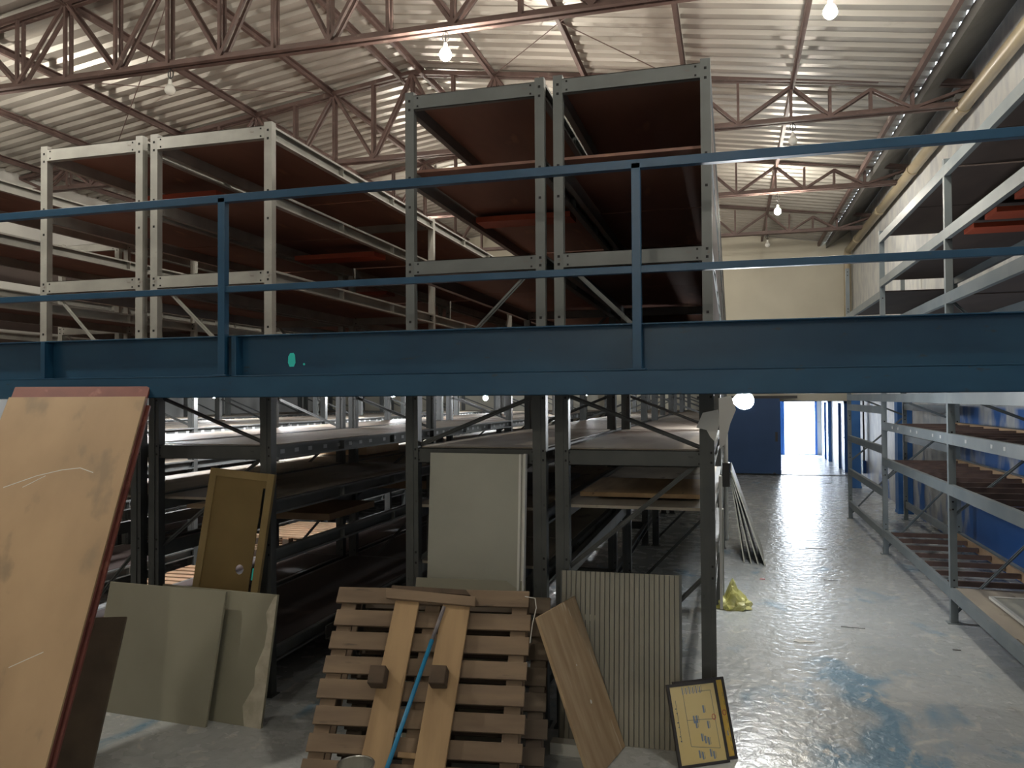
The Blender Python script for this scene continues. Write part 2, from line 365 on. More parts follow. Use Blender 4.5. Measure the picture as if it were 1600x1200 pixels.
# purlins
pl = ['roof purlin nearest the right gutter', 'roof purlin running above the lit aisle bulbs', 'roof purlin second from the aisle bulbs, over the right rack top',
      'roof purlin passing behind the right flank of the central bulb', 'roof purlin just right of the ridge pair', 'roof purlin along the right side of the ridge',
      'roof purlin along the left side of the ridge', 'roof purlin first down the left slope', 'roof purlin second down the left slope', 'roof purlin third down the left slope',
      'roof purlin fourth down the left slope', 'roof purlin nearest the left wall']
for i, x in enumerate((2.3, .86, -.57, -2.0, -3.42, -4.55, -4.95, -6.1, -7.5, -8.95, -10.4, -11.8)):
    z = zt(x) + .005
    mb = MB().box(x - .03, x + .03, YB, YE, z - .0, z + .012).box(x - .03, x - .022, YB, YE, z - .075, z).box(x - .03, x + .02, YB, YE, z - .085, z - .075)
    for y in (-.2, 3.7, 7.6, 11.5, 15.4, 19.3): mb.box(x + .0, x + .008, y - .05, y + .05, z - .1, z)
    tag(mb.build('purlin', 'truss'), pl[i], 'purlin', 'roof purlins')
# thin brace rods across the roof plane
for i, (xa, ya, xb, yb) in enumerate(((-3.4, 7.7, -.6, 11.4), (-.6, 7.7, -3.4, 11.4), (-6.1, 7.7, -10.3, 11.4), (-10.3, 7.7, -6.1, 11.4), (-6.1, 3.8, -8.9, 7.5))):
    mb = MB().tube([(xa, ya, zt(xa) - .04), ((xa + xb) / 2, (ya + yb) / 2, (zt(xa) + zt(xb)) / 2 - .06 - .012 * i), (xb, yb, zt(xb) - .04)], .007, 6)
    tag(mb.build('brace_rod', 'truss'), ['thin roof brace rod right of the ridge rising away', 'thin roof brace rod right of the ridge crossing the other', 'thin roof brace rod over the left slope rising away',
        'thin roof brace rod over the left slope crossing the other', 'thin roof brace rod in the top left corner of the roof'][i], 'brace rod', 'roof brace rods')

# ------------------------------------------------------------------ pipe on the right wall
t = thing('wall_pipe', 'long beige pipe running along the top of the right wall', 'pipe', (2.97, YE - .4, 5.88))
MB().tube([(0, 0, 0), (0, YB - YE + .6, 0)], .085, 16).build('pipe_run', 'pipe', t, smooth=True)
MB().tube([(0, .0, 0), (0, .12, -.02), (0, .18, -.1), (0, .2, -.25), (0, .2, -1.7)], .085, 14).build('down_bend', 'pipe', t, smooth=True)
for y in range(8): MB().tube([(0, -1.5 - 3 * y, 0), (0, -1.62 - 3 * y, 0)], .097, 16).build('coupling', 'pipe', t)
for y in (7.6, 11.5, 15.4):
    b = MB().box(2.85, 3.098, y - .14, y + .1, 5.93, 6.0)
    tag(b.build('wall_bracket', 'gutter'), {7.6: 'small truss seat bracket on the right wall nearest the camera', 11.5: 'small truss seat bracket where the second truss meets the right wall', 15.4: 'small truss seat bracket where the third truss meets the right wall'}[y], 'bracket', 'truss seats')

# ------------------------------------------------------------------ bulbs
def bulb(x, y, z, ztop, m, label, r=.062, group='hanging bulbs', loop=True):
    t = thing('hanging_bulb', label, 'light bulb', (x, y, z), group)
    pts = [(0, 0, .10), (.004, 0, (ztop - z) * .5), (0, 0, ztop - z)]
    c = MB().tube(pts, .006, 6)
    if loop and ztop - z > .2:
        zz = (ztop - z) * .75
        c.tube([(.035 * math.sin(a), .01, zz + .05 * math.cos(a)) for a in [i * math.pi / 5 for i in range(10)]], .006, 6)
    c.build('cord', 'cord', t)
    MB().tube([(0, 0, .055), (0, 0, .12)], [.024, .018], 12).build('socket', 'socket', t, smooth=False)
    prof = [(-r, .002), (-r * .92, r * .4), (-r * .6, r * .8), (-.1 * r, r), (r * .4, r * .9), (r * .9, r * .6), (.058, .02)]
    MB().tube([(0, 0, a) for a, _ in prof], [b for _, b in prof], 12).build('glass', m, t, smooth=True)
bulb(-2.78, 7.6, 5.62, 5.87, 'bulb_on', 'lit bulb hanging from the nearest truss, over the middle rack')
bulb(.90, 7.6, 5.56, 5.87, 'bulb_on', 'lit bulb at the top right, over the aisle')
bulb(.87, 15.4, 5.52, 5.87, 'bulb_on', 'farther lit bulb over the aisle, beside the right rack top')
bulb(-6.1, 7.6, 5.62, 5.87, 'bulb_off', 'unlit bulb hanging with looped cord over the left rack')
bulb(.86, 11.5, 5.62, 5.87, 'bulb_off', 'unlit bulb under the second truss over the aisle')
bulb(.86, 19.3, 5.62, 5.87, 'bulb_off', 'unlit bulb in front of the cream end wall')
bulb(-6.1, 3.6, 5.45, 5.87, 'bulb_on', 'lit bulb outside the left of the frame, in front of the walkway', r=.085)
bulb(1.1, 3.55, 5.5, 6.4, 'bulb_on', 'lit bulb above the frame over the near end of the aisle', r=.05, loop=False)
bulb(-1.2, -4.1, 5.5, 6.5, 'bulb_on', 'added fill bulb far behind the camera', loop=False)  # added out of view as weak fill on the front panels
bulb(-9.6, 7.6, 5.55, 5.87, 'bulb_on', 'added fill bulb over the far left racks')  # added outside the frame for general fill in the hall
bulb(-2.8, 11.5, 5.55, 5.87, 'bulb_on', 'added fill bulb hidden behind the top of the middle rack')  # unseen bulb, added to lift the hall's fill light
bulb(-2.8, 19.3, 5.55, 5.87, 'bulb_on', 'added fill bulb at the rear hidden behind the middle rack')  # unseen bulb, added to brighten the cream end wall
bulb(-6.1, 15.4, 5.55, 5.87, 'bulb_on', 'added fill bulb over the rear left racks')  # unseen bulb, added as more fill towards the rear
# under the walkway
bulb(-5.68, 18.2, 2.11, 2.27, 'bulb_under', 'small lit bulb far below the walkway beam, between the racks', group='bulbs under the deck', loop=False)
bulb(-5.55, 8.9, 2.19, 2.28, 'bulb_under', 'lit bulb behind the left rack post under the deck', group='bulbs under the deck', loop=False)
bulb(-8.7, 12.0, 2.19, 2.28, 'bulb_under', 'lit bulb under the deck far left', group='bulbs under the deck', loop=False)
bulb(-2.6, 14.5, 2.19, 2.28, 'bulb_under', 'lit bulb under the deck between the middle racks', group='bulbs under the deck', loop=False)
bulb(-5.68, 7.0, 2.19, 2.28, 'bulb_under', 'lit bulb behind the dark double post near the tan plywood, under the deck', group='bulbs under the deck', loop=False)
bulb(-5.6, 12.6, 2.19, 2.28, 'bulb_under', 'lit bulb halfway back under the deck', group='bulbs under the deck', loop=False)
# bright bulb at the aisle edge on a bracket
pb = PY(1163, 626, 8.45)
t = thing('bracket_bulb', 'dazzling lit bulb on a bracket at the aisle corner of the right rack', 'light bulb', pb)
r = .095
prof = [(-r, .002), (-r * .9, r * .42), (-r * .6, r * .8), (0, r), (r * .6, r * .8), (r * 1.1, .03)]
MB().tube([(-a, 0, 0) for a, _ in prof], [b for _, b in prof], 14).build('glass', 'bulb_near', t, smooth=True)
MB().tube([(-.10, 0, 0), (-.15, 0, 0)], [.026, .022], 12).build('socket', 'socket', t)
MB().tube([(-.13, 0, 0), (-pb.x - .06, 0, 0.01), (-pb.x - .09, -.1, .01)], .01, 8).build('bracket_arm', 'frame', t)

# ------------------------------------------------------------------ storage racks
FY = [5.02 + 3.2 * k for k in range(6)]
PWX, PWY = .062, .055
def low_post_mesh():
    mb = MB(); a = .044
    mb.box(-a, a, -.04, -.035, 0, 2.2).box(-a, -a + .005, -.035, .03, 0, 2.2).box(a - .005, a, -.035, .03, 0, 2.2)
    mb.box(-.012, .012, -.046, -.04, .0, 2.2)
    mb.box(-a + .005, a - .005, .025, .03, 0, 2.2).box(-.06, .06, -.06, .05, 0, .008)
    for z in (.33, .40, 1.0, 1.07, 1.70, 1.76, 2.1): mb.box(.02, .032, -.0415, -.04, z - .007, z + .007, 1)
    return mb.mesh('lower_post', ['charcoal', 'hole'])
def post_mesh(h, flip, key, holes=True, z0=0):
    mb = MB(); t = .004
    mb.box(-PWX / 2, PWX / 2, -PWY / 2, -PWY / 2 + t, z0, h)                       # web to the aisle front
    mb.box(-PWX / 2, -PWX / 2 + t, -PWY / 2 + t, PWY / 2, z0, h).box(PWX / 2 - t, PWX / 2, -PWY / 2 + t, PWY / 2, z0, h)
    mb.box(-PWX / 2 + t, -PWX / 2 + .018, PWY / 2 - t, PWY / 2, z0, h).box(PWX / 2 - .018, PWX / 2 - t, PWY / 2 - t, PWY / 2, z0, h)
    if holes:
        for z in (.33, .40, 1.05, 1.12, 1.70, 1.76, 2.62, 2.96, 3.01, 3.4, 3.55, 3.60, h - .12, h - .06):
            if z0 < z < h - .02: mb.box(-.008, .008, -PWY / 2 - .0015, -PWY / 2, z - .008, z + .008, 1)
    mb.box(-.06, .06, -.05, .05, z0, z0 + .008)
    return mb.mesh('post', [key, 'hole'])
def side_beam(L, s, h, key, labels=False):
    if key == 'grey2':                          # closed box beams on the wall rack
        mb = MB(); d = sorted((.0, .045 * s)); mb.box(d[0], d[1], 0, L, -h, 0); e = sorted((.0455 * s, .047 * s)); y = .2
        while labels and y < L - .1: mb.box(e[0], e[1], y, y + .05, -h * .6, -h * .3, 1); y += random.choice((.3, .35, .7))
        return mb.mesh('side_beam', [key, 'label'])
    return c_beam(L, s, h, key, labels)
def c_beam(L, s, h, key, labels=False):      # C channel along Y, open towards s (+1/-1)
    mb = MB(); d = .045 * s; a = sorted((0, .004 * s)); b = sorted((0, d))
    mb.box(a[0], a[1], 0, L, -h, 0).box(b[0], b[1], 0, L, -.004, 0).box(b[0], b[1], 0, L, -h, -h + .004)
    c = sorted((d, d - .004 * s))
    mb.box(c[0], c[1], 0, L, -.016, 0).box(c[0], c[1], 0, L, -h, -h + .014)
    for y in (.33, .66): mb.box(b[0], b[1], L * y, L * y + .005, -h, 0)
    if labels:
        y = .12
        while y < L - .1:
            e = sorted((.0045 * s, .007 * s)); mb.box(e[0], e[1], y, y + .055, -h * .66, -h * .36, 1); y += random.choice((.2, .24, .3))
    return mb.mesh('side_beam', [key, 'label'])
meshcache = {}
def cached(key, fn):
    if key not in meshcache: meshcache[key] = fn()
    return meshcache[key]
def shelf_mesh(wx, L, key, seed):
    rnd = random.Random(seed); mb = MB(); y = 0; n = rnd.choice((2, 3))
    for i in range(n):
        l = L / n; dz = rnd.choice((0, 0, .004)); sx = rnd.uniform(-.01, .01)
        mb.box(sx, wx + sx, i * l + .004, (i + 1) * l - .004, .0 + dz, .018 + dz)
    return mb.mesh('shelf_board', key)
def rack(name, x0, x1, ys, top, lev, label, grey='grey', key=None, brace=True, front=True, hb=.10, group=None, ud=-1, screen=None):
    """lev: list of (z, board material or None, labels)  or dict bay->list"""
    t = thing(name, label, 'storage rack', ((x0 + x1) / 2, ys[0], 0), 'storage racks')
    ox = (x0 + x1) / 2; hw = (x1 - x0) / 2
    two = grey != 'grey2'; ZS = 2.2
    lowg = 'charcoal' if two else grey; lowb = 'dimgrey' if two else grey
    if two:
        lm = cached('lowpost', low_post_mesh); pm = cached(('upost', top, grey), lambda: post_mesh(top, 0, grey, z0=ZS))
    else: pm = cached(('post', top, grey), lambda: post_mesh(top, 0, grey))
    for i, y in enumerate(ys):
        for s in (-1, 1):
            inst('post', pm, t, (s * (hw - PWX / 2), y - ys[0], 0))
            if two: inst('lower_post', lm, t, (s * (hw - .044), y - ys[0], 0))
    wx = 2 * hw - 2 * PWX
    def cb(h, key):
        mb = MB().box(-hw + PWX, hw - PWX, -.028, -.024, -h, 0).box(-hw + PWX, hw - PWX, -.028, .01, -.004, 0).box(-hw + PWX, hw - PWX, -.028, .01, -h, -h + .004)
        for s in (-1, 1):
            for zz in (-.02, -h + .02): mb.box(s * (hw - .09) - .006, s * (hw - .09) + .006, -.0295, -.028, zz - .006, zz + .006, 1)
        return mb.mesh('cross_bar', [key, 'hole'])
    cbm = cached(('cb', round(hw, 3), grey), lambda: cb(.095, grey)); cbl = cached(('cbl', round(hw, 3), lowg), lambda: cb(.10, lowg))
    for b in range(len(ys) - 1):
        L = ys[b + 1] - ys[b] - PWY
        ls = lev[b] if isinstance(lev, dict) else lev
        for k, (z, board, lab) in enumerate(ls):
            for s in (-1, 1):
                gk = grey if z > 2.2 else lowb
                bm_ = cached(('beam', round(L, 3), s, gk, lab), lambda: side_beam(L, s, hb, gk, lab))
                inst('side_beam', bm_, t, (s * (hw - .045), ys[b] - ys[0] + PWY / 2, z))
            if board:
                w2 = wx + .03
                sm = cached(('shelf', round(w2, 3), round(L, 3), board, (b + k) % 3), lambda: shelf_mesh(w2, L, board, (b + k) % 3))
                inst('shelf_board', sm, t, (-w2 / 2, ys[b] - ys[0] + PWY / 2, z - .016))
            if z not in (3.60, 3.66, 1.38, 1.41, 1.03, 1.0) and (b == 0 or not isinstance(lev, dict)): inst('cross_bar', cbm if z > 2.2 else cbl, t, (0, ys[b] - ys[0], z))
    if screen:
        for b in range(len(ys) - 1):
            for k, (z, hh) in enumerate(screen):
                inst('side_sheet', cached(('scr', k, hh), lambda: MB().box(0, .006, .03, 3.16, 0, hh).mesh('side_sheet', 'darkshelf')), t, (hw - .012, ys[b] - ys[0], z))
    if brace:
        def br(z0, z1, dirn, grey=grey):
            return MB().bar((-dirn * (hw - PWX), .02, z0), (dirn * (hw - PWX), .02, z1), .028, .006, up=(0, 1, 0)).bar((-dirn * (hw - PWX), .02, z0), (dirn * (hw - PWX), .02, z1), .006, .028, up=(0, 1, 0)).mesh('brace', grey)
        zz = [.1, 1.0, 1.72, 2.14, 2.98] if top > 3 else [.1, 1.0, 2.0]
        for i, y in enumerate(ys):
            for k in range(len(zz) - 1):
                if zz[k + 1] - zz[k] < .5: continue
                dd = ud if k == 3 else 1
                g_ = lowg if k < 3 else grey; me = cached(('br', round(hw, 3), k, g_, dd), lambda: br(zz[k], zz[k + 1], dd, g_)); inst('brace', me, t, (0, y - ys[0], 0))
            me = cached(('brm', round(hw, 3), lowg, ud), lambda: br(2.12, 1.78, -ud, lowg)); inst('brace', me, t, (0, y - ys[0], 0))
    return t
LEV = [(4.07, 'wood_red', False), (3.60, 'wood_red', False), (3.03, 'wood_red', False), (2.52, 'wood_red', False), (1.77, 'ply', True), (1.38, 'ply', False), (1.03, None, False), (.33, 'darkshelf', False)]
LEVB = [(4.16, 'wood_red', False), (3.66, 'wood_red', False), (3.03, 'wood_red', False), (2.52, 'wood_red', False), (1.77, 'ply', True), (1.41, 'ply', False), (1.0, None, False)]
LEVA = [(4.16, 'wood_red', False), (3.66, 'wood_red', False), (3.03, 'wood_red', False), (2.52, 'wood_red', False), (1.77, 'ply', True), (1.38, 'ply', False), (1.0, 'ply', False), (.33, None, False)]
TOP = 4.095
rack('storage_rack', -1.09, -.10, FY, 4.185, LEVB, 'tall grey storage rack along the left edge of the aisle, behind the ribbed panel', grey='grey3', screen=((2.56, .37), (3.09, .48), (3.70, .37)))
rack('storage_rack', -2.12, -1.15, FY, 4.185, LEVA, 'tall grey storage rack behind the pallets, left half of the central pair', grey='grey3', ud=1)
rack('storage_rack', -4.18, -3.15, FY, TOP, LEV, 'pale grey storage rack behind the mustard framed panel')
rack('storage_rack', -5.20, -4.25, FY, TOP, LEV, 'pale grey storage rack at the left, next to the leaning plywood sheet')
rack('storage_rack', -7.25, -6.22, FY, TOP, LEV, 'grey storage rack at the left frame edge behind the blue rail')
rack('storage_rack', -8.25, -7.32, FY[1:], TOP, LEV, 'grey storage rack behind the leftmost visible one', brace=True)
rack('storage_rack', -10.32, -9.32, FY, TOP, LEV, 'far left grey storage rack, one of the rear pair', screen=((2.56, .38), (3.06, .43), (3.70, .28)))  # side sheets added to darken this rack, spaced to leave a lit slit
rack('storage_rack', -11.35, -10.40, FY[3:], TOP, LEV, 'far left grey storage rack nearest the left wall')
# right-hand rack along the wall
YR = [4.92, 8.17, 11.5, 14.72]
up = [(4.24, 'darkshelf', False), (3.65, 'darkshelf', False), (3.05, 'darkshelf', False), (2.6, None, False)]
levR = {0: up + [(2.125, None, False), (1.75, None, True), (1.28, None, False), (.33, 'ply', False)],
        1: up + [(2.125, None, False), (1.75, None, True), (1.28, None, False), (.33, None, False)],
        2: [(3.5, 'darkshelf', False), (2.9, None, False), (2.125, None, False), (1.96, None, False), (1.43, None, False), (.86, None, False), (.31, None, False)]}
RR = rack('storage_rack', 1.93, 2.86, YR, 4.30, levR, 'long grey rack with open slat shelves against the blue right wall', grey='grey2')
ox = (1.93 + 2.86) / 2
sl = MB().box(-.40, .365, 0, .035, .025, .075).mesh('slat', 'joist')
for z, y0, y1, n in ((.245, 8.5, 11.3, 7), (1.195, 8.45, 11.2, 7), (1.665, 8.5, 11.2, 6), (1.195, 5.3, 8.0, 7), (1.665, 5.3, 8.0, 7)):
    for k in range(n): inst('slat', sl, RR, (0, y0 + (y1 - y0) * k / (n - 1) - YR[0], z))
for (z, ya, yb) in ((.33, 8.25, 11.4), (1.28, 5, 11.4), (1.75, 5, 11.4)):
    inst('inner_rail', MB().box(.37, .395, ya - YR[0], yb - YR[0], z - .09, z).mesh('inner_rail', 'card'), RR)
def board_thing(name, box, m, label, cat, group=None, bevel=.002):
    x0, x1, y0, y1, z0, z1 = box
    o = MB().box(0, x1 - x0, 0, y1 - y0, 0, z1 - z0).build(name, m, None, (x0, y0, z0), bevel)
    return tag(o, label, cat, group)
# white framed panel lying on the near right shelf
t = thing('laid_tray', 'white framed panel lying on the lowest shelf of the right wall rack', 'panel', (2.12, 5.3, .35))
MB().box(.03, .55, .03, 2.37, .002, .012).build('panel_face', 'white_panel', t)
MB().box(0, .03, 0, 2.4, 0, .022).box(.55, .58, 0, 2.4, 0, .022).box(.03, .55, 0, .03, 0, .022).box(.03, .55, 2.37, 2.4, 0, .022).build('frame', 'paper', t)
# red planks on upper right shelves
for i, (y, z) in enumerate(((5.6, 3.70), (6.2, 3.70), (6.9, 3.70), (7.5, 3.70))):
    tag(MB().box(0, .78, 0, .30, 0, .04).build('red_plank', 'wood_redb', None, (2.0, y, 3.52)), ['nearest', 'second nearest', 'third nearest', 'farthest'][i] + ' bright red plank under the upper shelf of the right wall rack', 'plank', 'red planks in the right wall rack')
for i, (x, y, z, l) in enumerate(((-5.12, 6.0, 3.90, .78), (-4.1, 6.9, 3.46, .85), (-2.04, 6.3, 3.57, .8), (-2.04, 9.3, 3.57, .8), (-5.1, 9.5, 3.46, .8))):
    if l: tag(MB().box(0, l, 0, .25, 0, .045).build('red_plank', 'wood_redb', None, (x, y, z)), ['red plank just under the top shelf of the leftmost pale rack', 'red plank under the middle upper shelf of the second pale rack', 'red plank under the upper shelf of the central rack, nearer one', 'red plank under the upper shelf of the central rack, farther one', 'red plank deeper on the leftmost pale rack'][i], 'plank', 'red planks in the upper racks')

# ------------------------------------------------------------------ mezzanine walkway and guard rail
YM = 4.50
mz = thing('mezzanine_walkway', 'dark blue steel walkway beam crossing the whole hall with deck behind', 'walkway', (0, YM, 2.13))
X0, X1 = XL + .02, XW - .02
lb = MB().box(X0, X1, -.10, -.094, -.015, .12).box(X0, X1, -.10, .0, .114, .12).box(X0, X1, -.10, .0, -.015, -.009)
lb.build('lower_beam', 'blue', mz, bevel=.002)
ub = MB().box(X0, X1, .03, .036, .12, .385).box(X0, X1, -.03, .06, .379, .387).box(X0, X1, -.05, .06, .12, .127)
ub.build('fascia_beam', 'blue', mz, bevel=.002)
for px in (78, 375): 
    x = PY(px, 560, YM).x; MB().box(x - .035, x + .0, -.045, .03, .127, .379).build('stiffener', 'blue', mz, bevel=.002)
MB().box(X0, X1, .06, .50, .13, .15).build('deck', 'wood_red', mz)
for xa, xb, lb_ in ((-3.14, -2.13, 'suspended deck over the gap left of the pallets'), (-6.21, -5.21, 'suspended deck between the two left rack pairs'), (-9.31, -8.26, 'suspended deck between the far left racks'), (XL + .01, -11.36, 'suspended deck along the left wall')):
    t = thing('aisle_deck', lb_, 'deck', (xa, 5.02, 2.27), 'suspended decks between the racks')
    MB().box(0, xb - xa, 0, 17.2, .03, .045).build('deck_boards', 'wood_red', t)
    for k in range(11): inst('deck_joist', cached(('dj', xa), lambda: MB().box(0, xb - xa, 0, .05, 0, .03).mesh('deck_joist', 'grey')), t, (0, .02 + 1.7 * k, 0))
p0 = PY(455, 562, YM + .028) ; 
pts = [(-.012, -.045), (.018, -.045), (.03, -.02), (.026, .03), (.016, .044), (-.008, .042), (-.022, .02), (-.024, -.02)]
mb = MB().poly([(p0.x + a, .0285, p0.z - 2.13 + b) for a, b in pts], (0, .002, 0))
p1 = PY(475, 569, YM + .028); mb.poly([(p1.x + .008 * math.cos(a), .0285, p1.z - 2.13 + .008 * math.sin(a)) for a in [k * math.pi / 4 for k in range(8)]], (0, .002, 0))
mb.build('teal_paint_mark', 'teal', mz)
gr = thing('guard_rail', 'dark blue square tube guard rail above the walkway beam', 'guard rail', (0, YM - .04, 2.25))
for px in (-5.84, -3.17, -.5, 2.17, -8.51, -11.2):
    MB().box(px - .025, px + .025, -.025, .025, .008, 1.16).box(px - .05, px + .05, -.045, .045, .002, .012).build('rail_post', 'rail', gr, bevel=.002)
MB().box(X0, X1, -.025, .025, 1.13, 1.18).build('top_rail', 'rail', gr, bevel=.002)
MB().box(X0, X1, -.020, .020, .545, .585).build('mid_rail', 'rail', gr, bevel=.002)

# blue wall columns
for i, (x, y) in enumerate(((2.975, 15.6), (2.72, 19.7))):
    o = MB().box(-.12, .12, -.14, .14, 0, 2.12).box(-.13, .13, -.15, .15, 0, .05).build('wall_column', 'colblue', None, (x, y, 0), bevel=.005)
    tag(o, ['blue column at the wall behind the far bay of the right rack', 'farthest blue column, past the end of the right rack'][i], 'column', 'blue wall columns')
t = thing('drop_pipe', 'thin dark pipe with a small box on the far part of the right wall', 'pipe', (3.06, 20.6, 0))
MB().tube([(0, 0, .35), (0, 0, 2.05)], .02, 8).build('tube', 'frame', t)
MB().box(-.04, .04, -.08, .08, .25, .55).build('box', 'doorblue', t, bevel=.004)

# a rectangle standing on the floor and leaning: least squares for its place, yaw, lean and size from its four corners
import numpy as np
Rn = np.array(R); Cn = np.array(CAM)
def proj(P):
    q = Rn.T @ (np.array(P) - Cn); return 800 + F * q[0] / -q[2], 600 - F * q[1] / -q[2]
def fit(TLp, TRp, BRp, BLp, Ytop, wb=(1, 1), yaw0=0., wy=200., lean0=.2, W0=1., H0=1.2, info=None, wyaw=15., wl=0.):
    b0 = PZ(*BLp); x = np.array([b0.x, b0.y, yaw0, lean0, W0, H0])
    def corners(x):
        U = np.array([math.cos(x[2]), math.sin(x[2]), 0]); B = np.array([-U[1], U[0], 0])
        V = B * math.sin(x[3]) + np.array([0, 0, math.cos(x[3])]); o = np.array([x[0], x[1], 0])
        return o + V * x[5], o + U * x[4] + V * x[5], o + U * x[4], o
    def res(x):
        C = corners(x); r = []
        for P, p, w_ in zip(C, (TLp, TRp, BRp, BLp), (1, 1, wb[0], wb[1])):
            u, v = proj(P); r += [(u - p[0]) * w_, (v - p[1]) * w_]
        r.append(((C[0][1] + C[1][1]) / 2 - Ytop) * wy); r.append(min(0, x[3] - .04) * 2000); r.append((x[2] - yaw0) * wyaw); r.append((x[3] - lean0) * wl)
        return np.array(r)
    for _ in range(40):
        r0 = res(x); J = np.zeros((len(r0), 6))
        for k in range(6):
            d = np.zeros(6); d[k] = 1e-5; J[:, k] = (res(x + d) - r0) / 1e-5
        x = x - np.linalg.solve(J.T @ J + 1e-1 * np.eye(6), J.T @ r0)
    C = corners(x)
    if info: print('FIT', info, [round(float(a), 3) for a in x], 'px', [tuple(round(float(b)) for b in proj(P)) for P in C])
    TL_, TR_, BR_, BL_ = [Vector(c) for c in C]
    return leanmat(BL_, BR_, TL_), float(x[4]), float(x[5])
# ------------------------------------------------------------------ leaning boards at the front left
def lean_panel(name, bl, br, tl, label, cat, m, th=.018, w=None, h=None, edge=None, dz=.0, parent_only=False):
    BL, BR, TL = Vector(bl), Vector(br), Vector(tl)
    mw = leanmat(BL, BR, TL); W = w or (BR - BL).length; H = h or (TL - BL).length
    t = thing(name, label, cat, mw=mw)
    if not parent_only: MB().box(0, W, 0, H, -th, 0).build('face_board', m, t, bevel=.0015)
    return t, W, H
mw, W, H = fit((15, 614), (226, 626), (40, 1330), (-290, 1330), 4.20, (.5, .2), info='tan')
t = thing('plywood_sheet', 'big tan plywood sheet leaning at the far left, touching the blue beam', 'plywood sheet', mw=mw)
MB().box(0, W, 0, H, -.018, 0).build('face_board', 'tan', t, bevel=.0015)
sc = MB()
sp = [(W * .20, H * .745), (W * .40, H * .775), (W * .56, H * .79), (W * .68, H * .795), (W * .78, H * .782)]
for a, b in zip(sp, sp[1:]): sc.bar((*a, .0006), (*b, .0006), .005, .001)
sc.bar((W * .33, H * .745, .0006), (W * .46, H * .775, .0006), .004, .001)
sc.bar((W * .62, H * .33, .0006), (W * .80, H * .36, .0006), .004, .001)
o = sc.build('scratch', 'paper', t)
def behind(mw, du, dv, dw): return mw @ Matrix.Translation((du, dv, dw))
t2 = thing('red_faced_board', 'red painted board behind the big tan plywood sheet, its top edge showing', 'board', mw=behind(mw, .0, .0, -.022))
MB().box(0, W, 0.03, H + .095, -.02, 0).build('face_board', 'maroon', t2, bevel=.0015)
t3 = thing('maroon_board', 'narrow maroon board showing along the right edge of the tan plywood', 'board', mw=behind(mw, .015, .03, -.06))
MB().box(0, W, 0.05, H - .06, -.02, 0).build('face_board', 'maroon', t3)
# dark speckled board
mw, W, H = fit((100, 964), (198, 972), (134, 1262), (10, 1262), 4.1, (.6, .3), info='dark', yaw0=.37, wyaw=200, lean0=.5, wl=200)
t = thing('dark_board', 'small dark brown speckled board standing between the tan plywood and the putty panel', 'board', mw=mw)
MB().box(0, W, 0, H, -.02, 0).build('face_board', 'darkply', t, bevel=.002)
mw, W, H = fit((167, 908), (355, 925), (318, 1141), (140, 1110), 4.66, info='putty')
t = thing('putty_panel', 'square putty grey laminate panel leaning beside the tan plywood', 'panel', mw=mw)
MB().box(0, W, 0, H, -.02, 0).build('face_board', 'olive', t, bevel=.002)
mw, W, H = fit((250, 912), (438, 930), (403, 1139), (228, 1110), 4.70, info='peel')
t = thing('peeling_panel', 'putty panel with peeling right edge behind the square putty panel', 'panel', mw=mw)
MB().box(0, W, 0, H, -.022, 0).build('face_board', 'olive', t, bevel=.002)
pts = [(W, 0), (W - .13, .0), (W - .16, .12), (W - .09, .25), (W - .10, .36), (W - .05, .5), (W - .045, .62), (W - .07, H - .12), (W - .025, H - .02), (W, H)]
MB().poly([(a, b, .0) for a, b in pts], (0, 0, .0012)).build('peeled_edge', 'peel', t)
# mustard framed panel
mw, W, H = fit((331, 738), (433, 741), (362, 1098), (268, 1088), 4.94, (.3, .3), info='mustard', wyaw=300, lean0=.13, wl=300, W0=.5, H0=1.6)
mw = mw @ Matrix.Translation((W - .125, 0, 0)) @ Matrix.Rotation(math.radians(-4.5), 4, 'Z') @ Matrix.Translation((-W, 0, 0))
t = thing('mustard_door', 'mustard framed door with a round hole and a long slot, leaning on the rack', 'door', mw=mw)
fw = .055
MB().box(0, fw, 0, H, -.03, 0).box(W - fw, W, 0, H, -.03, 0).box(fw, W - fw, H - fw, H, -.03, 0).box(fw, W - fw, 0, fw, -.03, 0).build('frame', 'mustard2', t, bevel=.002)
# sheet with a hole and a slot on its right edge
sl0, sl1 = W - fw - .028, W - fw
hx, hy, hr = W - fw - .12, H - .68, .034
bm = bmesh.new()
ring = [(hx + hr * math.cos(a), hy + hr * math.sin(a)) for a in [2 * math.pi * k / 16 for k in range(16)]]
sq = []
S = .07
for k in range(16):
    a = 2 * math.pi * k / 16; c_, s_ = math.cos(a), math.sin(a); m_ = max(abs(c_), abs(s_)); sq.append((hx + S * c_ / m_, hy + S * s_ / m_))
mb = MB()
for k in range(16):
    j = (k + 1) % 16; mb.poly([(*ring[k], -.016), (*ring[j], -.016), (*sq[j], -.016), (*sq[k], -.016)], (0, 0, .006))
mb.box(fw, hx - S, fw, H - fw, -.016, -.010).box(hx - S, hx + S, fw, hy - S, -.016, -.010).box(hx - S, hx + S, hy + S, H - fw, -.016, -.010)
mb.box(hx + S, sl0, fw, H - fw, -.016, -.010)
mb.box(sl0, sl1, H - fw - .05, H - fw, -.016, -.010)
mb.build('infill_sheet', 'mustard', t)
MB().box(sl0 + .01, sl1 - .005, H - .74, H - .66, -.02, -.012).build('tape', 'teal', t)

